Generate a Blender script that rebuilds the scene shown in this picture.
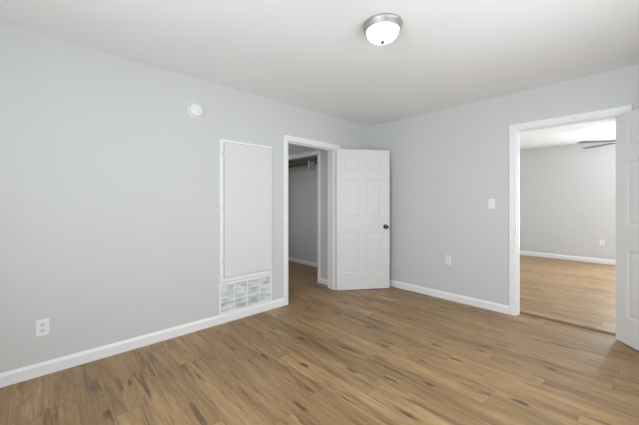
import bpy, bmesh, math, random
from mathutils import Vector, Matrix

for o in list(bpy.data.objects):
    bpy.data.objects.remove(o, do_unlink=True)
SC = bpy.context.scene
C = SC.collection
R = math.radians

# ------------------------------------------------------------------ camera
cd = bpy.data.cameras.new('camera')
cam = bpy.data.objects.new('camera', cd)
C.objects.link(cam)
cam.location = (2.921, -3.798, 1.234)
cam.rotation_euler = (R(90), 0, R(47.0))
cd.sensor_width = 36
cd.lens = 298.0 / 639 * 36
cd.shift_y = -9.5 / 639
cd.clip_start = 0.02
SC.camera = cam

# ------------------------------------------------------------------ world, light, exposure
w = bpy.data.worlds.new('sky')
SC.world = w
w.use_nodes = True
bg = w.node_tree.nodes['Background']
bg.inputs[0].default_value = (0.80, 0.90, 1.0, 1)
bg.inputs[1].default_value = 1.0


def area(name, loc, rot, sx, sy, power, color):
    l = bpy.data.lights.new(name, 'AREA')
    l.shape = 'RECTANGLE'
    l.size, l.size_y = sx, sy
    l.energy = power
    l.color = color
    o = bpy.data.objects.new(name, l)
    C.objects.link(o)
    o.location = loc
    o.rotation_euler = rot
    return o


# daylight entering at each window, plus an added passage fill (the lamps stand just inside the panes)
P_FRONT, P_SIDE, P_LAMP, P_HALL, P_NFAR, P_NSIDE, P_FSKY, P_SSKY = 35.0, 6.0, 1.1, 5.2, 135.0, 48.0, 20.0, 23.0
area('daylight_front_window', (2.4, -4.70, 1.27), (R(120), 0, 0), 2.0, 1.35, P_FRONT, (0.86, 0.94, 1.0))
area('daylight_side_window', (3.46, -2.05, 1.28), (R(120), 0, R(90)), 1.4, 1.3, P_SIDE, (0.90, 0.96, 1.0))
area('skylight_front_window', (2.4, -4.71, 1.27), (R(84), 0, 0), 1.9, 1.3, P_FSKY, (0.86, 0.94, 1.0))
area('skylight_side_window', (3.475, -2.05, 1.28), (R(84), 0, R(90)), 1.4, 1.3, P_SSKY, (0.90, 0.96, 1.0))
area('daylight_next_room_far', (3.62, 4.50, 1.25), (R(96), 0, R(180)), 1.2, 1.9, P_NFAR, (0.84, 0.93, 1.0))
area('passage_fill', (-1.75, -1.685, 1.35), (R(70), 0, 0), 0.9, 0.9, P_HALL, (0.97, 0.98, 1.0))  # added fill that lifts the dark hall and closet
area('daylight_next_room_side', (5.25, 2.4, 1.35), (R(105), 0, R(90)), 2.0, 1.6, P_NSIDE, (0.84, 0.93, 1.0))

SC.view_settings.view_transform = 'Standard'
SC.view_settings.look = 'None'
SC.view_settings.gamma = 1
SC.view_settings.use_curve_mapping = False
SC.view_settings.exposure = -0.06
SC.cycles.max_bounces = 16
SC.cycles.diffuse_bounces = 10
SC.cycles.glossy_bounces = 5


# ------------------------------------------------------------------ materials
def new_mat(name):
    m = bpy.data.materials.new(name)
    m.use_nodes = True
    nt = m.node_tree
    return m, nt, nt.nodes['Principled BSDF']


def paint(name, col, rough=0.5, bump=0.0, scale=180.0, var=0.015, metallic=0.0, spec=0.5):
    m, nt, b = new_mat(name)
    N, L = nt.nodes, nt.links
    b.inputs['Roughness'].default_value = rough
    b.inputs['Metallic'].default_value = metallic
    b.inputs['Specular IOR Level'].default_value = spec
    tc = N.new('ShaderNodeTexCoord')
    nz = N.new('ShaderNodeTexNoise')
    nz.inputs['Scale'].default_value = 3.0
    nz.inputs['Detail'].default_value = 3
    L.new(tc.outputs['Object'], nz.inputs['Vector'])
    mx = N.new('ShaderNodeMix')
    mx.data_type = 'RGBA'
    mx.inputs[6].default_value = (*[c * (1 - var) for c in col], 1)
    mx.inputs[7].default_value = (*[min(1, c * (1 + var)) for c in col], 1)
    L.new(nz.outputs['Fac'], mx.inputs[0])
    L.new(mx.outputs[2], b.inputs['Base Color'])
    if bump:
        n2 = N.new('ShaderNodeTexNoise')
        n2.inputs['Scale'].default_value = scale
        n2.inputs['Detail'].default_value = 2
        L.new(tc.outputs['Object'], n2.inputs['Vector'])
        bp = N.new('ShaderNodeBump')
        bp.inputs['Strength'].default_value = bump
        bp.inputs['Distance'].default_value = 0.002
        L.new(n2.outputs['Fac'], bp.inputs['Height'])
        L.new(bp.outputs[0], b.inputs['Normal'])
    return m


def floor_material():
    m, nt, b = new_mat('oak_planks')
    N, L = nt.nodes, nt.links

    def math_(op, a, c=None, d=None):
        n = N.new('ShaderNodeMath')
        n.operation = op
        for i, v in enumerate((a, c, d)):
            if v is None:
                continue
            if isinstance(v, (int, float)):
                n.inputs[i].default_value = v
            else:
                L.new(v, n.inputs[i])
        return n.outputs[0]

    def comb(x, y, z=0.0):
        n = N.new('ShaderNodeCombineXYZ')
        for i, v in enumerate((x, y, z)):
            if isinstance(v, (int, float)):
                n.inputs[i].default_value = v
            else:
                L.new(v, n.inputs[i])
        return n.outputs[0]

    def noise(vec, scale, detail=4, rough=0.55, dist=0.0):
        n = N.new('ShaderNodeTexNoise')
        n.inputs['Scale'].default_value = scale
        n.inputs['Detail'].default_value = detail
        n.inputs['Roughness'].default_value = rough
        n.inputs['Distortion'].default_value = dist
        L.new(vec, n.inputs['Vector'])
        return n.outputs['Fac']

    def smooth(v, a, c):
        n = N.new('ShaderNodeMapRange')
        n.interpolation_type = 'SMOOTHSTEP'
        n.inputs[1].default_value = a
        n.inputs[2].default_value = c
        L.new(v, n.inputs[0])
        return n.outputs[0]

    def ramp(v, stops):
        n = N.new('ShaderNodeValToRGB')
        el = n.color_ramp.elements
        while len(el) < len(stops):
            el.new(0.5)
        for e, (p, c) in zip(el, stops):
            e.position = p
            e.color = (*c, 1)
        L.new(v, n.inputs[0])
        return n.outputs[0]

    def mix(f, a, c, mode='MIX'):
        n = N.new('ShaderNodeMix')
        n.data_type = 'RGBA'
        n.blend_type = mode
        for i, v in ((0, f), (6, a), (7, c)):
            if isinstance(v, (int, float)):
                n.inputs[i].default_value = v
            elif isinstance(v, tuple):
                n.inputs[i].default_value = (*v, 1)
            else:
                L.new(v, n.inputs[i])
        return n.outputs[2]

    geo = N.new('ShaderNodeNewGeometry')
    sep = N.new('ShaderNodeSeparateXYZ')
    L.new(geo.outputs['Position'], sep.inputs[0])
    X, Y = sep.outputs[0], sep.outputs[1]
    W, LEN = 0.152, 1.22
    v = math_('DIVIDE', math_('ADD', Y, 10.0 + 0.02), W)
    row = math_('FLOOR', v)
    fv = math_('FRACT', v)
    wn = N.new('ShaderNodeTexWhiteNoise')
    wn.noise_dimensions = '1D'
    L.new(row, wn.inputs['W'])
    u = math_('ADD', math_('DIVIDE', math_('ADD', X, 20.0), LEN), wn.outputs['Value'])
    colm = math_('FLOOR', u)
    fu = math_('FRACT', u)
    w2 = N.new('ShaderNodeTexWhiteNoise')
    w2.noise_dimensions = '2D'
    L.new(comb(row, colm), w2.inputs['Vector'])
    rid = w2.outputs['Value']
    off = math_('MULTIPLY', rid, 37.0)
    # plank-local grain coordinates (long direction = x)
    g1 = comb(math_('ADD', math_('MULTIPLY', X, 1.0), off), math_('MULTIPLY', Y, 9.0), off)
    g2 = comb(math_('ADD', math_('MULTIPLY', X, 3.0), off), math_('MULTIPLY', Y, 60.0), off)
    g3 = comb(math_('ADD', math_('MULTIPLY', X, 1.1), off), math_('MULTIPLY', Y, 8.0), math_('MULTIPLY', off, 1.7))
    n1 = noise(g1, 1.6, 5, 0.6, 0.6)
    n2 = noise(g2, 1.0, 4, 0.65, 0.3)
    n3 = noise(g3, 1.5, 6, 0.64, 0.7)
    base = ramp(n1, [(0.27, (0.205, 0.112, 0.046)), (0.42, (0.318, 0.193, 0.088)),
                     (0.58, (0.375, 0.236, 0.112)), (0.73, (0.445, 0.294, 0.152))])
    tone = math_('ADD', math_('MULTIPLY', rid, 0.30), 0.84)
    base = mix(1.0, base, comb(tone, tone, tone), 'MULTIPLY')
    n5 = noise(comb(math_('ADD', math_('MULTIPLY', X, 9.0), off), math_('MULTIPLY', Y, 150.0), off), 1.0, 3, 0.6)
    fine = math_('ADD', math_('ADD', math_('MULTIPLY', n2, 0.9), math_('MULTIPLY', n5, 0.7)), 0.20)
    base = mix(1.0, base, comb(fine, fine, fine), 'MULTIPLY')
    # smoky dark heart-wood streaks, long and narrow along each board
    streak = smooth(n3, 0.56, 0.70)
    base = mix(math_('MULTIPLY', streak, 0.66), base, (0.105, 0.071, 0.051))
    n4 = noise(comb(math_('ADD', math_('MULTIPLY', X, 1.15), off), math_('MULTIPLY', Y, 17.0), off), 1.0, 6, 0.66, 0.5)
    patch = noise(comb(math_('ADD', math_('MULTIPLY', X, 0.9), off), math_('MULTIPLY', Y, 3.0), off), 1.3, 2)
    crack = math_('MULTIPLY', smooth(n4, 0.54, 0.64), smooth(patch, 0.46, 0.60))
    base = mix(math_('MULTIPLY', crack, 0.72), base, (0.080, 0.050, 0.034))
    # knots
    vo = N.new('ShaderNodeTexVoronoi')
    vo.voronoi_dimensions = '2D'
    vo.inputs['Scale'].default_value = 1.0
    L.new(comb(math_('ADD', math_('MULTIPLY', X, 1.7), off), math_('MULTIPLY', Y, 6.5)), vo.inputs['Vector'])
    wob = noise(comb(math_('ADD', math_('MULTIPLY', X, 9.0), off), math_('MULTIPLY', Y, 40.0)), 1.0, 3)
    kd = math_('ADD', vo.outputs['Distance'], math_('MULTIPLY', math_('SUBTRACT', wob, 0.5), 0.42))
    pick = N.new('ShaderNodeSeparateColor')
    L.new(vo.outputs['Color'], pick.inputs[0])
    knot = math_('MULTIPLY', math_('SUBTRACT', 1.0, smooth(kd, 0.0, 0.15)), math_('GREATER_THAN', pick.outputs[0], 0.55))
    base = mix(math_('MULTIPLY', knot, 0.82), base, (0.060, 0.036, 0.024))
    # seams
    sv = math_('MINIMUM', fv, math_('SUBTRACT', 1.0, fv))
    su = math_('MULTIPLY', math_('MINIMUM', fu, math_('SUBTRACT', 1.0, fu)), LEN / W)
    seam = math_('SUBTRACT', 1.0, smooth(math_('MINIMUM', sv, su), 0.004, 0.018))
    base = mix(math_('MULTIPLY', seam, 0.38), base, (0.06, 0.038, 0.024))
    L.new(base, b.inputs['Base Color'])
    rg = math_('ADD', math_('MULTIPLY', n2, 0.14), 0.36)
    L.new(rg, b.inputs['Roughness'])
    b.inputs['Specular IOR Level'].default_value = 0.45
    bp = N.new('ShaderNodeBump')
    bp.inputs['Strength'].default_value = 0.25
    bp.inputs['Distance'].default_value = 0.002
    L.new(math_('SUBTRACT', math_('MULTIPLY', n2, 0.4), seam), bp.inputs['Height'])
    L.new(bp.outputs[0], b.inputs['Normal'])
    return m


M_WALL = paint('wall_paint_pale_grey', (0.655, 0.660, 0.660), 0.6, 0.02, 220)
M_CEIL = paint('ceiling_paint', (0.865, 0.872, 0.880), 0.8, 0.08, 150)
M_TRIM = paint('trim_paint_white', (0.88, 0.88, 0.885), 0.35)
M_DOOR = paint('door_paint_white', (0.76, 0.76, 0.755), 0.38, 0.02, 90)
M_PANEL = paint('panel_paint', (0.75, 0.75, 0.75), 0.45)
M_PLAST = paint('white_plastic', (0.88, 0.88, 0.88), 0.35)
M_PLATE = paint('painted_over_plate', (0.665, 0.67, 0.665), 0.5)
M_SLOT = paint('socket_dark', (0.05, 0.05, 0.05), 0.5)
M_SOCK = paint('socket_face', (0.76, 0.76, 0.76), 0.4)
M_NICK = paint('brushed_nickel', (0.46, 0.445, 0.42), 0.5, metallic=1.0)
M_FINIAL = paint('dark_metal', (0.16, 0.15, 0.14), 0.5, metallic=0.6)
M_BRON = paint('antique_brass', (0.12, 0.09, 0.05), 0.25, metallic=1.0)
M_BRONS = paint('strike_metal', (0.30, 0.27, 0.22), 0.35, metallic=1.0)
M_ROD = paint('closet_wood', (0.34, 0.27, 0.16), 0.5, var=0.08)
M_SHELF = paint('shelf_board_shaded', (0.13, 0.12, 0.115), 0.6)  # dark colour stands in for shade on the shelf underside
M_THR = paint('threshold_wood', (0.20, 0.105, 0.045), 0.45, var=0.1)
M_FAN = paint('fan_blade_grey', (0.12, 0.11, 0.10), 0.45)
M_FLOOR = floor_material()
M_BLACKGAP = paint('filter_back', (0.22, 0.22, 0.22), 0.9)


def filter_mat():
    m, nt, b = new_mat('dusty_louvre')
    N, L = nt.nodes, nt.links
    tc = N.new('ShaderNodeTexCoord')
    mp = N.new('ShaderNodeMapping')
    mp.inputs['Scale'].default_value = (1, 5, 20)
    L.new(tc.outputs['Object'], mp.inputs[0])
    nz = N.new('ShaderNodeTexNoise')
    nz.inputs['Scale'].default_value = 1.3
    nz.inputs['Detail'].default_value = 5
    L.new(mp.outputs[0], nz.inputs['Vector'])
    cr = N.new('ShaderNodeValToRGB')
    e = cr.color_ramp.elements
    e[0].position, e[0].color = 0.32, (0.42, 0.42, 0.43, 1)
    e[1].position, e[1].color = 0.58, (0.78, 0.80, 0.80, 1)
    L.new(nz.outputs['Fac'], cr.inputs[0])
    L.new(cr.outputs[0], b.inputs['Base Color'])
    b.inputs['Roughness'].default_value = 0.6
    return m


M_LOUV = filter_mat()


def emit_mat(name, col, strength):
    m, nt, b = new_mat(name)
    b.inputs['Base Color'].default_value = (0.9, 0.89, 0.86, 1)
    b.inputs['Roughness'].default_value = 0.25
    N, L = nt.nodes, nt.links
    tc = N.new('ShaderNodeTexCoord')
    nz = N.new('ShaderNodeTexNoise')
    nz.inputs['Scale'].default_value = 9
    nz.inputs['Detail'].default_value = 3
    L.new(tc.outputs['Object'], nz.inputs['Vector'])
    mr = N.new('ShaderNodeMapRange')
    mr.inputs[3].default_value = strength * 0.85
    mr.inputs[4].default_value = strength * 1.15
    L.new(nz.outputs['Fac'], mr.inputs[0])
    L.new(mr.outputs[0], b.inputs['Emission Strength'])
    b.inputs['Emission Color'].default_value = (*col, 1)
    return m


M_DOME = emit_mat('frosted_glass_lit', (1.0, 0.94, 0.85), P_LAMP)


def glass_mat():
    m = bpy.data.materials.new('window_glass')
    m.use_nodes = True
    nt = m.node_tree
    nt.nodes.remove(nt.nodes['Principled BSDF'])
    t = nt.nodes.new('ShaderNodeBsdfTransparent')
    g = nt.nodes.new('ShaderNodeBsdfGlossy')
    g.inputs['Roughness'].default_value = 0.02
    mx = nt.nodes.new('ShaderNodeMixShader')
    fr = nt.nodes.new('ShaderNodeFresnel')
    fr.inputs[0].default_value = 1.45
    nt.links.new(fr.outputs[0], mx.inputs[0])
    nt.links.new(t.outputs[0], mx.inputs[1])
    nt.links.new(g.outputs[0], mx.inputs[2])
    nt.links.new(mx.outputs[0], nt.nodes['Material Output'].inputs[0])
    return m


M_GLASS = glass_mat()


# ------------------------------------------------------------------ helpers
def box(bm, x0, x1, y0, y1, z0, z1):
    m = Matrix.Translation(((x0 + x1) / 2, (y0 + y1) / 2, (z0 + z1) / 2)) @ Matrix.Diagonal((abs(x1 - x0), abs(y1 - y0), abs(z1 - z0), 1))
    return bmesh.ops.create_cube(bm, size=1, matrix=m)['verts']


def rbox(bm, x0, x1, y0, y1, z0, z1, r=0.002, seg=2):
    t = bmesh.new()
    box(t, x0, x1, y0, y1, z0, z1)
    bmesh.ops.bevel(t, geom=t.edges[:], offset=r, segments=seg, profile=0.5, affect='EDGES')
    me = bpy.data.meshes.new('tmp')
    t.to_mesh(me)
    t.free()
    bm.from_mesh(me)
    bpy.data.meshes.remove(me)


def lathe(bm, prof, seg=40, mat=Matrix()):
    """prof: list of (radius, height) about local z."""
    rings = []
    for r, z in prof:
        if r < 1e-6:
            rings.append([bm.verts.new(mat @ Vector((0, 0, z)))])
        else:
            rings.append([bm.verts.new(mat @ Vector((r * math.cos(2 * math.pi * k / seg), r * math.sin(2 * math.pi * k / seg), z))) for k in range(seg)])
    for a, b in zip(rings, rings[1:]):
        for k in range(seg):
            k2 = (k + 1) % seg
            if len(a) == 1 and len(b) == 1:
                continue
            if len(a) == 1:
                bm.faces.new((a[0], b[k2], b[k]))
            elif len(b) == 1:
                bm.faces.new((a[k], a[k2], b[0]))
            else:
                bm.faces.new((a[k], a[k2], b[k2], b[k]))


def tube(bm, p0, p1, r, seg=20):
    p0, p1 = Vector(p0), Vector(p1)
    d = p1 - p0
    q = d.to_track_quat('Z', 'Y').to_matrix().to_4x4()
    lathe(bm, [(0, 0), (r, 0), (r, d.length), (0, d.length)], seg, Matrix.Translation(p0) @ q)


def obj(name, bm, mat, parent=None, smooth=False, loc=None):
    bmesh.ops.recalc_face_normals(bm, faces=bm.faces[:])
    me = bpy.data.meshes.new(name)
    bm.to_mesh(me)
    bm.free()
    me.materials.append(mat)
    if smooth:
        for p in me.polygons:
            p.use_smooth = True
        me.set_sharp_from_angle(angle=R(35))
    o = bpy.data.objects.new(name, me)
    C.objects.link(o)
    if parent:
        o.parent = parent
    if loc:
        o.location = loc
    return o


def tag(o, label, cat, kind=None, group=None):
    o['label'] = label
    o['category'] = cat
    if kind:
        o['kind'] = kind
    if group:
        o['group'] = group
    return o


def empty(name, loc, label, cat, rotz=0, kind=None, group=None):
    o = bpy.data.objects.new(name, None)
    o.empty_display_size = 0.1
    C.objects.link(o)
    o.location = loc
    o.rotation_euler = (0, 0, rotz)
    return tag(o, label, cat, kind, group)


def boxes(name, mat, lst, label, cat, kind='structure'):
    bm = bmesh.new()
    for b in lst:
        box(bm, *b)
    return tag(obj(name, bm, mat), label, cat, kind)


# ------------------------------------------------------------------ dimensions
H = 2.44                 # ceiling
RX, FY = 3.52, -4.75     # right wall and wall behind the camera
TA = 0.165               # thickness of the left wall
A0, A1, AH = -1.597, -0.757, 1.99       # clear opening in the left wall
B0, B1, BH = 2.008, 2.812, 2.026        # clear opening in the back wall
TB = 0.115
CF = -0.65               # closet front face
CR = -0.497              # right edge of closet opening
CB = 0.085               # closet back wall
HX = -2.60               # far end of hall and closet
NX0, NX1, NY = 0.30, 5.30, 4.58
NH = 2.50

# ------------------------------------------------------------------ shell
boxes('floor', M_FLOOR, [(HX - .1, NX1 + .12, FY - .1, NY + .12, -0.1, 0)], 'medium brown wood plank floor with dark knots and smoky grain', 'floor')
boxes('ceiling', M_CEIL, [(HX - .1, RX + .1, FY - .1, TB, H, H + .1)], 'plain flat off-white ceiling of the empty bedroom', 'ceiling')
boxes('ceiling_next_room', M_CEIL, [(NX0 - .1, NX1 + .1, TB, NY + .1, NH, NH + .1)], 'bright white ceiling of the room beyond the right doorway', 'ceiling')
J = 0.018
boxes('wall_left', M_WALL, [(-TA, 0, FY - .1, A0 - J, 0, H), (-TA, 0, A1 + J, 0, 0, H), (-TA, 0, A0 - J, A1 + J, AH + J, H)],
      'long pale grey wall with the access panel and closet doorway', 'wall')
boxes('wall_back', M_WALL, [(-TA, B0 - J, 0, TB, 0, NH), (B1 + J, RX + .1, 0, TB, 0, NH), (B0 - J, B1 + J, 0, TB, BH + J, NH)],
      'pale grey wall with a light switch and the open doorway to the next room', 'wall')


def wall_with_window(name, axis, c0, c1, a0, a1, w0, w1, z0, z1, top, label):
    """axis 'y': wall between y=c0..c1 running along x a0..a1; axis 'x' the other way round."""
    segs = [(a0, w0, 0, top), (w1, a1, 0, top), (w0, w1, 0, z0), (w0, w1, z1, top)]
    l = []
    for s0, s1, q0, q1 in segs:
        l.append((s0, s1, c0, c1, q0, q1) if axis == 'y' else (c0, c1, s0, s1, q0, q1))
    return boxes(name, M_WALL, l, label, 'wall')


wall_with_window('wall_front', 'y', FY - .1, FY, -.165, RX + .1, 1.4, 3.4, 0.55, 2.0, H, 'pale grey bedroom wall with a window opposite the right doorway')
wall_with_window('wall_right', 'x', RX, RX + .1, FY, 0, -2.8, -1.3, 0.58, 1.98, H, 'pale grey bedroom wall with a window behind the open right door')
wall_with_window('wall_hall_side', 'y', -1.82, -1.72, HX, -TA, -2.25, -1.25, 0.85, 1.85, H, 'grey side wall of the passage with a small added window')
wall_with_window('wall_next_room_far', 'y', NY, NY + .1, NX0 - .1, NX1 + .1, 2.98, 4.26, 0.25, 2.25, NH, 'pale grey far wall of the next room with one outlet')
wall_with_window('wall_next_room_right', 'x', NX1, NX1 + .1, TB, NY, 1.35, 3.45, 0.5, 2.2, NH, 'right wall of the next room with a wide window')
boxes('wall_next_room_left', M_WALL, [(NX0 - .1, NX0, TB, NY, 0, NH)], 'left side wall of the next room', 'wall')
boxes('wall_next_room_near', M_WALL, [(RX + .1, NX1 + .1, 0, TB, 0, NH)], 'near wall of the next room beside its doorway', 'wall')
# hall and closet behind the left wall
boxes('wall_closet_front', M_WALL, [(CR + J, -TA, CF, CF + .1, 0, H), (HX, -2.1 - J, CF, CF + .1, 0, H), (-2.1 - J, CR + J, CF, CF + .1, 2.0 + J, H)],
      'narrow grey wall around the closet opening inside the left doorway', 'wall')
boxes('wall_closet_back', M_WALL, [(HX - .1, -TA, CB, CB + .08, 0, H)], 'shadowed grey back wall of the closet under the rod', 'wall')
boxes('wall_hall_end', M_WALL, [(HX - .1, HX, -1.82, CB, 0, H)], 'grey end wall of the closet and passage', 'wall')


# ------------------------------------------------------------------ windows (behind the camera and in the next room)
def window(name, axis, c, w0, w1, z0, z1, inward, label):
    """c: plane of the inner wall face, inward: +1/-1 direction into the room."""
    out = c - inward * 0.1

    def bx(bm, s0, s1, d0, d1, q0, q1):
        if axis == 'y':
            box(bm, s0, s1, min(d0, d1), max(d0, d1), q0, q1)
        else:
            box(bm, min(d0, d1), max(d0, d1), s0, s1, q0, q1)
    root = empty(name, ((w0 + w1) / 2, c, 0) if axis == 'y' else (c, (w0 + w1) / 2, 0), label, 'window', kind='structure')
    inv = Matrix.Translation(root.location).inverted()

    def put(nm, bm, mt):
        bm.transform(inv)
        return obj(nm, bm, mt, root)
    f = 0.045
    d0, d1 = out + inward * 0.01, out + inward * 0.055
    bm = bmesh.new()
    bx(bm, w0, w0 + f, d0, d1, z0, z1)
    bx(bm, w1 - f, w1, d0, d1, z0, z1)
    bx(bm, w0 + f, w1 - f, d0, d1, z1 - f, z1)
    bx(bm, w0 + f, w1 - f, d0, d1, z0, z0 + f)
    zm = (z0 + z1) / 2
    bx(bm, w0 + f, w1 - f, d0, d1, zm - f / 2, zm + f / 2)
    put('window_frame', bm, M_TRIM)
    for q0, q1 in ((z0 + f, zm - f / 2), (zm + f / 2, z1 - f)):
        bm = bmesh.new()
        bx(bm, w0 + f, w1 - f, out + inward * 0.030, out + inward * 0.034, q0, q1)
        put('pane', bm, M_GLASS)
    bm = bmesh.new()
    bx(bm, w0 - 0.03, w1 + 0.03, c, c + inward * 0.022, z0 - 0.02, z0)
    put('window_sill', bm, M_TRIM)


window('window_1', 'y', FY, 1.4, 3.4, 0.55, 2.0, 1, 'wide bedroom window opposite the right doorway')
window('window_2', 'x', RX, -2.8, -1.3, 0.58, 1.98, -1, 'bedroom window on the wall beside the open right door')
window('window_3', 'y', NY, 2.98, 4.26, 0.25, 2.25, -1, 'tall window in the far wall of the next room')
window('window_4', 'x', NX1, 1.35, 3.45, 0.5, 2.2, -1, 'wide window in the right wall of the next room')

window('added_window', 'y', -1.72, -2.25, -1.25, 0.85, 1.85, 1, 'small window added for fill light in the side wall of the passage behind the left doorway')  # invented opening, only there to carry the passage fill light

# ------------------------------------------------------------------ baseboards
def baseboard(name, runs, label, h=0.092, t=0.014):
    """runs: (axis, fixed, dir into room, a0, a1)."""
    bm = bmesh.new()
    prof = [(0, 0), (t, 0), (t, h - 0.022), (t * .75, h - 0.014), (t * .45, h - 0.006), (t * .3, h), (0, h)]
    for axis, c, d, a0, a1 in runs:
        va, vb = [], []
        for s, z in prof:
            if axis == 'x':
                va.append(bm.verts.new((c + d * s, a0, z)))
                vb.append(bm.verts.new((c + d * s, a1, z)))
            else:
                va.append(bm.verts.new((a0, c + d * s, z)))
                vb.append(bm.verts.new((a1, c + d * s, z)))
        n = len(prof)
        for k in range(n):
            k2 = (k + 1) % n
            bm.faces.new((va[k], va[k2], vb[k2], vb[k]))
        bm.faces.new(va)
        bm.faces.new(vb[::-1])
    return tag(obj(name, bm, M_TRIM), label, 'baseboard', 'structure')


CW = 0.066
baseboard('baseboard_left', [('x', 0, 1, FY, A0 - CW - .004), ('x', 0, 1, A1 + CW + .004, -0.014)], 'white baseboard along the wall below the air grille')
baseboard('baseboard_back', [('y', 0, -1, 0, B0 - CW - .006), ('y', 0, -1, B1 + CW + .006, RX)], 'white baseboard along the wall with the light switch')
baseboard('baseboard_right', [('x', RX, -1, FY, -0.014)], 'white baseboard along the wall behind the open right door')
baseboard('baseboard_front', [('y', FY, 1, 0.014, RX - .014)], 'white baseboard under the bedroom window')
baseboard('baseboard_next_room_far', [('y', NY, -1, NX0, NX1)], 'white baseboard on the far wall of the next room')
baseboard('baseboard_next_room_side', [('x', NX0, 1, TB, NY - .014), ('x', NX1, -1, TB, NY - .014)], 'white baseboard on the side walls of the next room')
baseboard('baseboard_closet_back', [('y', CB, -1, HX, -TA)], 'white baseboard along the closet back wall', 0.075)
baseboard('baseboard_closet_front', [('y', CF, -1, CR + .062, -TA)], 'short white baseboard between the closet casing and the left door jamb', 0.078)


# ------------------------------------------------------------------ door casings and jambs
def sweep_casing(bm, a0, a1, zt, put, wdt=CW, face=0.0):
    prof = [(0.004, 0), (0.004, 0.008), (0.012, 0.011), (0.020, 0.011), (0.026, 0.0155), (wdt - .012, 0.018), (wdt - .004, 0.016), (wdt, 0.010), (wdt, 0)]
    rings = []
    for s, t in prof:
        rings.append([bm.verts.new(put(p, t, z)) for p, z in ((a0 - s, 0), (a0 - s, zt + s), (a1 + s, zt + s), (a1 + s, 0))])
    n = len(prof)
    for k in range(n):
        k2 = (k + 1) % n
        for q in range(3):
            bm.faces.new((rings[k][q], rings[k2][q], rings[k2][q + 1], rings[k][q + 1]))
    bm.faces.new([r[0] for r in rings])
    bm.faces.new([r[3] for r in rings])


def door_trim(name, axis, a0, a1, zt, c_in, c_out, d, label, stop_at, other_side=True, cw=CW):
    """c_in: room face coordinate, c_out: other face, d: outward normal sign of the room face."""
    def P(a, t, z, c=c_in, s=d):
        return (c + s * t, a, z) if axis == 'x' else (a, c + s * t, z)
    root = empty(name, P((a0 + a1) / 2, 0, 0), label, 'door frame', kind='structure')
    inv = Matrix.Translation(root.location).inverted()

    def put(nm, bm, mt=M_TRIM):
        bm.transform(inv)
        return obj(nm, bm, mt, root)

    def bx(bm, s0, s1, d0, d1, z0, z1):
        if axis == 'x':
            box(bm, min(d0, d1), max(d0, d1), s0, s1, z0, z1)
        else:
            box(bm, s0, s1, min(d0, d1), max(d0, d1), z0, z1)
    bm = bmesh.new()
    sweep_casing(bm, a0, a1, zt, lambda a, t, z: P(a, t, z), cw)
    put('casing', bm)
    if other_side:
        bm = bmesh.new()
        sweep_casing(bm, a0, a1, zt, lambda a, t, z: P(a, t, z, c_out, -d), cw)
        put('casing', bm)
    bm = bmesh.new()
    bx(bm, a0 - J, a0, c_in, c_out, 0, zt + J)
    bx(bm, a1, a1 + J, c_in, c_out, 0, zt + J)
    bx(bm, a0, a1, c_in, c_out, zt, zt + J)
    put('jamb', bm)
    if stop_at is not None:
        s0, s1 = stop_at
        bm = bmesh.new()
        t = 0.011
        bx(bm, a0, a0 + t, s0, s1, 0, zt)
        bx(bm, a1 - t, a1, s0, s1, 0, zt)
        bx(bm, a0 + t, a1 - t, s0, s1, zt - t, zt)
        put('door_stop', bm)
    return root, put, bx


t1, put1, bx1 = door_trim('trim_1', 'x', A0, A1, AH, 0, -TA, 1, 'white door frame of the left doorway leading to the closet', (-0.072, -0.040))
bm = bmesh.new()
bx1(bm, A0 - .003, A0 + .0015, -0.034, 0.012, 0.93, 0.99)
put1('strike_plate', bm, M_BRONS)
t2, put2, bx2 = door_trim('trim_2', 'y', B0, B1, BH, 0, TB, -1, 'white door frame of the right doorway to the next room', (0.040, 0.072), True, 0.071)
bm = bmesh.new()
bx2(bm, B0 - .003, B0 + .0015, -0.012, 0.034, 0.91, 0.97)
put2('strike_plate', bm, M_BRONS)
t3, put3, bx3 = door_trim('trim_3', 'y', -2.1, CR, 2.0, CF, CF + .1, -1, 'white trim around the closet opening inside the left doorway', None, False, 0.062)

bm = bmesh.new()
vs = [(0, 0), (0.003, 0.010), (0.010, 0.015), (0.05, 0.015), (0.062, 0.008), (0.065, 0)]
va = [bm.verts.new((B0 + .0005, 0.105 + s, z)) for s, z in vs]
vb = [bm.verts.new((B1 - .0005, 0.105 + s, z)) for s, z in vs]
for k in range(len(vs)):
    k2 = (k + 1) % len(vs)
    bm.faces.new((va[k], va[k2], vb[k2], vb[k]))
bm.faces.new(va)
bm.faces.new(vb[::-1])
tag(obj('threshold', bm, M_THR), 'thin dark brown threshold strip across the right doorway', 'threshold')


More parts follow.
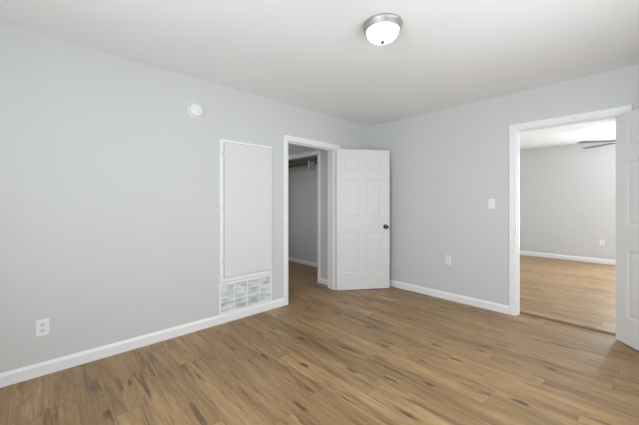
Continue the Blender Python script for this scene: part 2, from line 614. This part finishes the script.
# ------------------------------------------------------------------ panelled door leaves
def leaf_mesh(L_, HT, th, z0=0.008):
    """local: x from hinge (0) to free edge (L_), y from 0 (pin side) to -th (visible side after opening), z up."""
    st = 0.112
    mu = 0.104
    pw = (L_ - 2 * st - mu) / 2
    xs = [0, st, st + pw, st + pw + mu, L_ - st, L_]
    k = HT / 1.99
    zs = [0] + [k * v for v in (0.232, 0.805, 1.022, 1.568, 1.700, 1.882)] + [HT]
    bm = bmesh.new()

    def face_side(y, s):
        def V(x, z, d):
            return bm.verts.new((x, y + s * d, z + z0))
        for i in range(5):
            for j in range(7):
                xa, xb, za, zb = xs[i], xs[i + 1], zs[j], zs[j + 1]
                if i in (1, 3) and j in (1, 3, 5):
                    rings = []
                    for ins, d in ((0, 0), (0.004, 0.0022), (0.012, 0.0055), (0.022, 0.0055), (0.046, 0.0015), (0.050, 0.0012)):
                        rings.append([V(xa + ins, za + ins, d), V(xb - ins, za + ins, d), V(xb - ins, zb - ins, d), V(xa + ins, zb - ins, d)])
                    for a, b in zip(rings, rings[1:]):
                        for q in range(4):
                            bm.faces.new((a[q], a[(q + 1) % 4], b[(q + 1) % 4], b[q]))
                    bm.faces.new(rings[-1])
                else:
                    bm.faces.new((V(xa, za, 0), V(xb, za, 0), V(xb, zb, 0), V(xa, zb, 0)))
    face_side(0, -1)
    face_side(-th, 1)
    for x in (0, L_):
        bm.faces.new([bm.verts.new(p) for p in ((x, 0, z0), (x, -th, z0), (x, -th, z0 + HT), (x, 0, z0 + HT))])
    for z in (z0, z0 + HT):
        bm.faces.new([bm.verts.new(p) for p in ((0, 0, z), (L_, 0, z), (L_, -th, z), (0, -th, z))])
    bmesh.ops.remove_doubles(bm, verts=bm.verts[:], dist=1e-5)
    return bm


def knob_bm(p, d):
    """knob whose axis points along local y direction d from the leaf face."""
    bm = bmesh.new()
    q = Vector((0, d, 0)).to_track_quat('Z', 'Y').to_matrix().to_4x4()
    lathe(bm, [(0, 0), (0.033, 0), (0.033, 0.003), (0.029, 0.008), (0.014, 0.010), (0.0115, 0.016), (0.012, 0.026), (0.020, 0.032),
               (0.0265, 0.040), (0.0275, 0.048), (0.025, 0.056), (0.017, 0.0605), (0.008, 0.0615), (0.0075, 0.060), (0, 0.060)], 32, Matrix.Translation(p) @ q)
    return bm


def hinge_bm(zc):
    bm = bmesh.new()
    tube(bm, (0, 0.004, zc - .044), (0, 0.004, zc + .044), 0.0055, 14)
    tube(bm, (0, 0.004, zc + .044), (0, 0.004, zc + .048), 0.0038, 12)
    box(bm, 0.0005, 0.034, -0.0005, 0.0015, zc - .044, zc + .044)
    return bm


def door(name, pin, ang, L_, HT, label, gap=0.004):
    root = empty(name, (pin[0], pin[1], 0), label, 'door', ang, 'structure')
    th = 0.035
    lb = leaf_mesh(L_ - gap, HT, th)
    lb.transform(Matrix.Translation((gap, 0, 0)))
    obj('door_panel', lb, M_DOOR, root)
    zk = 0.893
    xk = L_ - 0.062
    k = obj('door_knob', knob_bm(Vector((xk, -th, zk)), -1), M_BRON, root, True)
    k['label'] = 'dark antique brass knob'
    obj('door_knob', knob_bm(Vector((xk, 0, zk)), 1), M_BRON, root, True)['label'] = 'dark antique brass knob'
    bm = bmesh.new()
    box(bm, L_ - .0005, L_ + .0015, -0.030, -0.005, zk - .028, zk + .028)
    tube(bm, (L_, -th / 2, zk), (L_ + .008, -th / 2, zk), 0.007, 12)
    obj('latch', bm, M_BRONS, root)
    for zc in (0.24, 1.02, HT - 0.2):
        obj('hinge', hinge_bm(zc), M_TRIM, root, True)
    return root


# the pin is on the room face of the jamb; local -y is the face that turns towards the room
door('door_1', (0.000, -0.757), R(56.5), 0.785, 1.985, 'white six-panel door with dark knob, swung open beside the closet doorway')
door('door_2', (2.801, 0.018), R(-50.3), 0.785, 2.012, 'white six-panel door swung open at the right doorway to the next room')

# ------------------------------------------------------------------ access panel and return-air grille
PY0, PY1, PZ0, PZ1 = -2.426, -1.840, 0.466, 1.858
ap = empty('access_panel', (0, (PY0 + PY1) / 2, PZ0), 'tall flat white access panel set in the wall above the air grille', 'access panel')
inv = Matrix.Translation(ap.location).inverted()


def sub(nm, bm, mt, root, smooth=False):
    bm.transform(Matrix.Translation(root.location).inverted())
    return obj(nm, bm, mt, root, smooth)


bm = bmesh.new()
rbox(bm, 0.001, 0.020, PY0, PY1, PZ0, PZ1, 0.003)
sub('panel', bm, M_PANEL, ap)
bm = bmesh.new()
rbox(bm, 0, 0.019, PY0 - .048, PY0 - .008, PZ0 - .045, PZ1 + .028, 0.002)
rbox(bm, 0, 0.012, PY0 - .008, PY1 + .004, PZ1 + .005, PZ1 + .028, 0.002)
rbox(bm, 0, 0.012, PY0 - .008, PY1 + .004, PZ0 - .045, PZ0 - .007, 0.002)
sub('frame', bm, M_TRIM, ap)
for zc in (0.64, 1.18, 1.73):
    bm = bmesh.new()
    tube(bm, (0.022, PY0 - .004, zc - .03), (0.022, PY0 - .004, zc + .03), 0.005, 12)
    box(bm, 0.0195, 0.0215, PY0 - .028, PY0 + .022, zc - .026, zc + .026)
    sub('hinge', bm, M_PANEL, ap)
bm = bmesh.new()
rbox(bm, 0.0005, 0.024, PY1 - .012, PY1 + .012, 1.13, 1.16, 0.002)

gr = empty('return_air_grille', (0, -2.153, 0.0935), 'dusty white return air grille with four louvred sections above baseboard', 'air grille')
GY0, GY1, GZ0, GZ1 = -2.481, -1.839, 0.0935, 0.412
bars = [(-2.481, -2.456), (-2.317, -2.306), (-2.162, -2.151), (-2.009, -1.998), (-1.864, -1.839)]
bm = bmesh.new()
for a, b in (bars[0], bars[4]):
    rbox(bm, 0, 0.013, a, b, GZ0, GZ1, 0.003)
rbox(bm, 0, 0.013, GY0 + .02, GY1 - .02, GZ1 - .024, GZ1, 0.003)
rbox(bm, 0, 0.013, GY0 + .02, GY1 - .02, GZ0, GZ0 + .022, 0.003)
sub('frame', bm, M_TRIM, gr)
for a, b in bars[1:4]:
    bm = bmesh.new()
    rbox(bm, 0, 0.0125, a, b, GZ0 + .02, GZ1 - .022, 0.002)
    sub('divider', bm, M_TRIM, gr)
for (a, b), (c, d) in zip(bars, bars[1:]):
    bm = bmesh.new()
    z = GZ0 + .024
    while z < GZ1 - .027:
        v = [bm.verts.new((x, y, zz)) for y in (b, c) for x, zz in ((0.0095, z), (0.0105, z + .001), (0.0035, z + .0125), (0.0025, z + .0115))]
        for q in range(4):
            q2 = (q + 1) % 4
            bm.faces.new((v[q], v[q2], v[q2 + 4], v[q + 4]))
        bm.faces.new(v[:4])
        bm.faces.new(v[4:][::-1])
        z += 0.0125
    sub('louvres', bm, M_LOUV, gr)
bm = bmesh.new()
box(bm, 0.0005, 0.002, GY0 + .01, GY1 - .01, GZ0 + .01, GZ1 - .01)
sub('backing', bm, M_BLACKGAP, gr)

# ------------------------------------------------------------------ smoke detector
sd = empty('smoke_detector', (0, -2.711, 2.127), 'round white smoke detector high on the left wall', 'smoke detector')
mx = Matrix.Rotation(R(90), 4, 'Y')
bm = bmesh.new()
lathe(bm, [(0, 0), (0.076, 0), (0.076, 0.006), (0.073, 0.010), (0, 0.010)], 48, mx)
obj('base', bm, M_PLAST, sd, True)
bm = bmesh.new()
lathe(bm, [(0, 0.010), (0.060, 0.010), (0.060, 0.016), (0.0615, 0.018), (0.0615, 0.026), (0.057, 0.034), (0.045, 0.040), (0.030, 0.041), (0.028, 0.039), (0.026, 0.041), (0, 0.042)], 48, mx)
obj('cover', bm, M_PLAST, sd, True)
bm = bmesh.new()
for k in range(16):
    a = 2 * math.pi * k / 16
    t = bmesh.new()
    box(t, 0.0175, 0.0255, -0.008, 0.008, 0.0585, 0.0622)
    t.transform(Matrix.Rotation(a, 4, 'X'))
    me = bpy.data.meshes.new('t')
    t.to_mesh(me)
    t.free()
    bm.from_mesh(me)
    bpy.data.meshes.remove(me)
obj('vent', bm, paint('vent_grey', (0.42, 0.42, 0.42), 0.5), sd)
bm = bmesh.new()
lathe(bm, [(0, 0.038), (0.008, 0.038), (0.008, 0.044), (0.006, 0.045), (0, 0.045)], 20, Matrix.Translation((0, 0.022, -0.018)) @ mx)
obj('test_button', bm, M_SOCK, sd, True)


# ------------------------------------------------------------------ wall plates (local: x right, y out of the wall towards the viewer = -y, z up)
def plate_bm(wd=0.072, ht=0.116, d=0.0055):
    bm = bmesh.new()
    rbox(bm, -wd / 2, wd / 2, -d, 0, -ht / 2, ht / 2, 0.0025, 3)
    return bm


def outlet(name, loc, rotz, label, mat=M_PLAST):
    root = empty(name, loc, label, 'outlet', rotz)
    obj('cover_plate', plate_bm(), mat, root)
    for s in (-1, 1):
        zc = s * 0.0205
        bm = bmesh.new()
        n = 24
        pts = []
        for k in range(n):
            a = 2 * math.pi * k / n
            pts.append((0.0168 * math.cos(a), max(-0.0135, min(0.0135, 0.0168 * math.sin(a)))))
        va = [bm.verts.new((x, -0.0045, zc + z)) for x, z in pts]
        vb = [bm.verts.new((x, -0.0072, zc + z)) for x, z in pts]
        for k in range(n):
            bm.faces.new((va[k], va[(k + 1) % n], vb[(k + 1) % n], vb[k]))
        bm.faces.new(vb)
        so = obj('socket', bm, M_SOCK, root)
        bm = bmesh.new()
        box(bm, -0.0075, -0.0052, -0.0075, -0.0065, zc - .0015, zc + .0065)
        box(bm, 0.0052, 0.0072, -0.0075, -0.0065, zc - .001, zc + .006)
        lathe(bm, [(0, 0), (0.0026, 0), (0.0026, 0.001), (0, 0.001)], 12, Matrix.Translation((0, -0.0065, zc - .0075)) @ Matrix.Rotation(R(90), 4, 'X'))
        obj('slots', bm, M_SLOT, so)
    bm = bmesh.new()
    lathe(bm, [(0, 0), (0.003, 0), (0.0025, 0.0012), (0, 0.0014)], 12, Matrix.Translation((0, -0.0055, 0)) @ Matrix.Rotation(R(90), 4, 'X'))
    obj('screw', bm, M_SOCK, root)
    return root


outlet('wall_outlet', (0, -3.793, 0.340), R(90), 'white duplex outlet low on the long left wall')
outlet('wall_outlet', (1.262, 0, 0.506), 0, 'white outlet low on the wall between the open panel door and right doorway')
outlet('wall_outlet', (2.405, NY, 0.425), 0, 'white outlet on the far wall of the next room')
bp = empty('cover_plate', (1.085, 0, 0.488), 'blank wall plate painted grey beside the white outlet', 'wall plate')
obj('plate', plate_bm(0.118, 0.105, 0.0045), M_PLATE, bp)
for x in (-0.046, 0.046):
    bm = bmesh.new()
    lathe(bm, [(0, 0), (0.003, 0), (0.0025, 0.001), (0, 0.0012)], 12, Matrix.Translation((x, -0.0045, 0)) @ Matrix.Rotation(R(90), 4, 'X'))
    obj('screw', bm, M_PLATE, bp)
sw = empty('light_switch', (1.762, 0, 1.226), 'white light switch on the wall left of the right doorway', 'light switch')
obj('cover_plate', plate_bm(), M_PLAST, sw)
bm = bmesh.new()
box(bm, -0.006, 0.006, -0.0065, -0.005, -0.013, 0.013)
obj('switch_surround', bm, M_SOCK, sw)
bm = bmesh.new()
v = [bm.verts.new(p) for p in ((-.0045, -.006, -.009), (.0045, -.006, -.009), (.0045, -.006, .009), (-.0045, -.006, .009),
                               (-.004, -.016, .003), (.004, -.016, .003), (.004, -.0165, .010), (-.004, -.0165, .010))]
for f in ((0, 1, 2, 3), (4, 5, 6, 7), (0, 1, 5, 4), (1, 2, 6, 5), (2, 3, 7, 6), (3, 0, 4, 7)):
    bm.faces.new([v[i] for i in f])
obj('toggle', bm, M_PLAST, sw)

# ------------------------------------------------------------------ ceiling light
def ceiling_lamp(loc, label, mat):
    cl = empty('ceiling_light', loc, label, 'ceiling light')
    bm = bmesh.new()
    lathe(bm, [(0, 0), (0.130, 0), (0.1325, -0.003), (0.132, -0.010), (0.127, -0.016), (0.124, -0.030), (0.1185, -0.043), (0.115, -0.045), (0.111, -0.043), (0.111, -0.036), (0, -0.036)], 64)
    obj('rim', bm, M_NICK, cl, True)
    bm = bmesh.new()
    pr = [(0.110, -0.038)]
    for k in range(1, 17):
        a = R(90) * k / 16
        pr.append((0.110 * math.cos(a) ** 0.9 if k < 16 else 0, -0.041 - 0.073 * math.sin(a)))
    lathe(bm, pr, 64)
    obj('glass_dome', bm, mat, cl, True)
    bm = bmesh.new()
    lathe(bm, [(0, -0.110), (0.013, -0.112), (0.0135, -0.116), (0.009, -0.119), (0.010, -0.123), (0.006, -0.128), (0, -0.129)], 20)
    obj('finial', bm, M_FINIAL, cl, True)
    return cl


ceiling_lamp((1.735, -2.107, H), 'lit flush ceiling light with frosted dome and brushed nickel rim', M_DOME)

# ------------------------------------------------------------------ closet shelf, bracket, rod
cs = empty('closet_shelf', (-1.35, CB, 1.985), 'closet shelf coloured dark for shade, with tan rod and white bracket, through the left doorway', 'shelf')
bm = bmesh.new()
box(bm, HX, -TA, -0.34, CB, 1.985, 2.003)
sub('board', bm, M_SHELF, cs)
bm = bmesh.new()
pts = [(-0.335, 1.983), (-0.335, 1.85), (-0.328, 1.835), (-0.31, 1.825), (-0.235, 1.825), (-0.215, 1.835), (-0.208, 1.85), (-0.208, 1.983)]
va = [bm.verts.new((-1.085, y, z)) for y, z in pts]
vb = [bm.verts.new((-1.065, y, z)) for y, z in pts]
for k in range(len(pts)):
    k2 = (k + 1) % len(pts)
    bm.faces.new((va[k], va[k2], vb[k2], vb[k]))
bm.faces.new(va)
bm.faces.new(vb[::-1])
b_ = sub('bracket', bm, M_TRIM, cs)
b_['label'] = 'white rounded bracket'
bm = bmesh.new()
tube(bm, (HX, -0.285, 1.875), (-1.0845, -0.285, 1.875), 0.026, 20)
sub('hanging_rod', bm, M_ROD, cs, True)['label'] = 'tan wooden hanging rod'

# ------------------------------------------------------------------ ceiling fan in the next room
cf = empty('ceiling_fan', (2.80, 2.855, NH), 'ceiling fan with thin grey blades in the next room', 'ceiling fan')
bm = bmesh.new()
lathe(bm, [(0, 0), (0.07, 0), (0.07, -0.02), (0.05, -0.05), (0.02, -0.06), (0, -0.06)], 32)
obj('canopy', bm, M_TRIM, cf, True)
bm = bmesh.new()
lathe(bm, [(0, -0.055), (0.014, -0.055), (0.014, -0.21), (0, -0.21)], 16)
obj('downrod', bm, M_TRIM, cf, True)
bm = bmesh.new()
lathe(bm, [(0, -0.20), (0.04, -0.20), (0.10, -0.22), (0.125, -0.25), (0.125, -0.30), (0.10, -0.33), (0.05, -0.345), (0, -0.345)], 40)
obj('motor', bm, M_TRIM, cf, True)
for k in range(5):
    a = R(145 + 72 * k)
    rot = Matrix.Rotation(a, 4, 'Z')
    bm = bmesh.new()
    box(bm, 0.10, 0.21, -0.018, 0.018, -0.306, -0.300)
    bm.transform(rot)
    ib = obj('blade_arm', bm, M_FAN, cf)
    bm = bmesh.new()
    out = [(0.19, -.05), (0.60, -.064), (0.645, -.058), (0.665, -.035), (0.67, 0), (0.665, .035), (0.645, .058), (0.60, .064), (0.19, .05)]
    va = [bm.verts.new((x, y, -0.003)) for x, y in out]
    vb = [bm.verts.new((x, y, 0.003)) for x, y in out]
    for q in range(len(out)):
        q2 = (q + 1) % len(out)
        bm.faces.new((va[q], va[q2], vb[q2], vb[q]))
    bm.faces.new(va)
    bm.faces.new(vb[::-1])
    bm.transform(rot @ Matrix.Translation((0, 0, -0.300)) @ Matrix.Rotation(R(2), 4, 'X'))
    obj('blade', bm, M_FAN, cf)
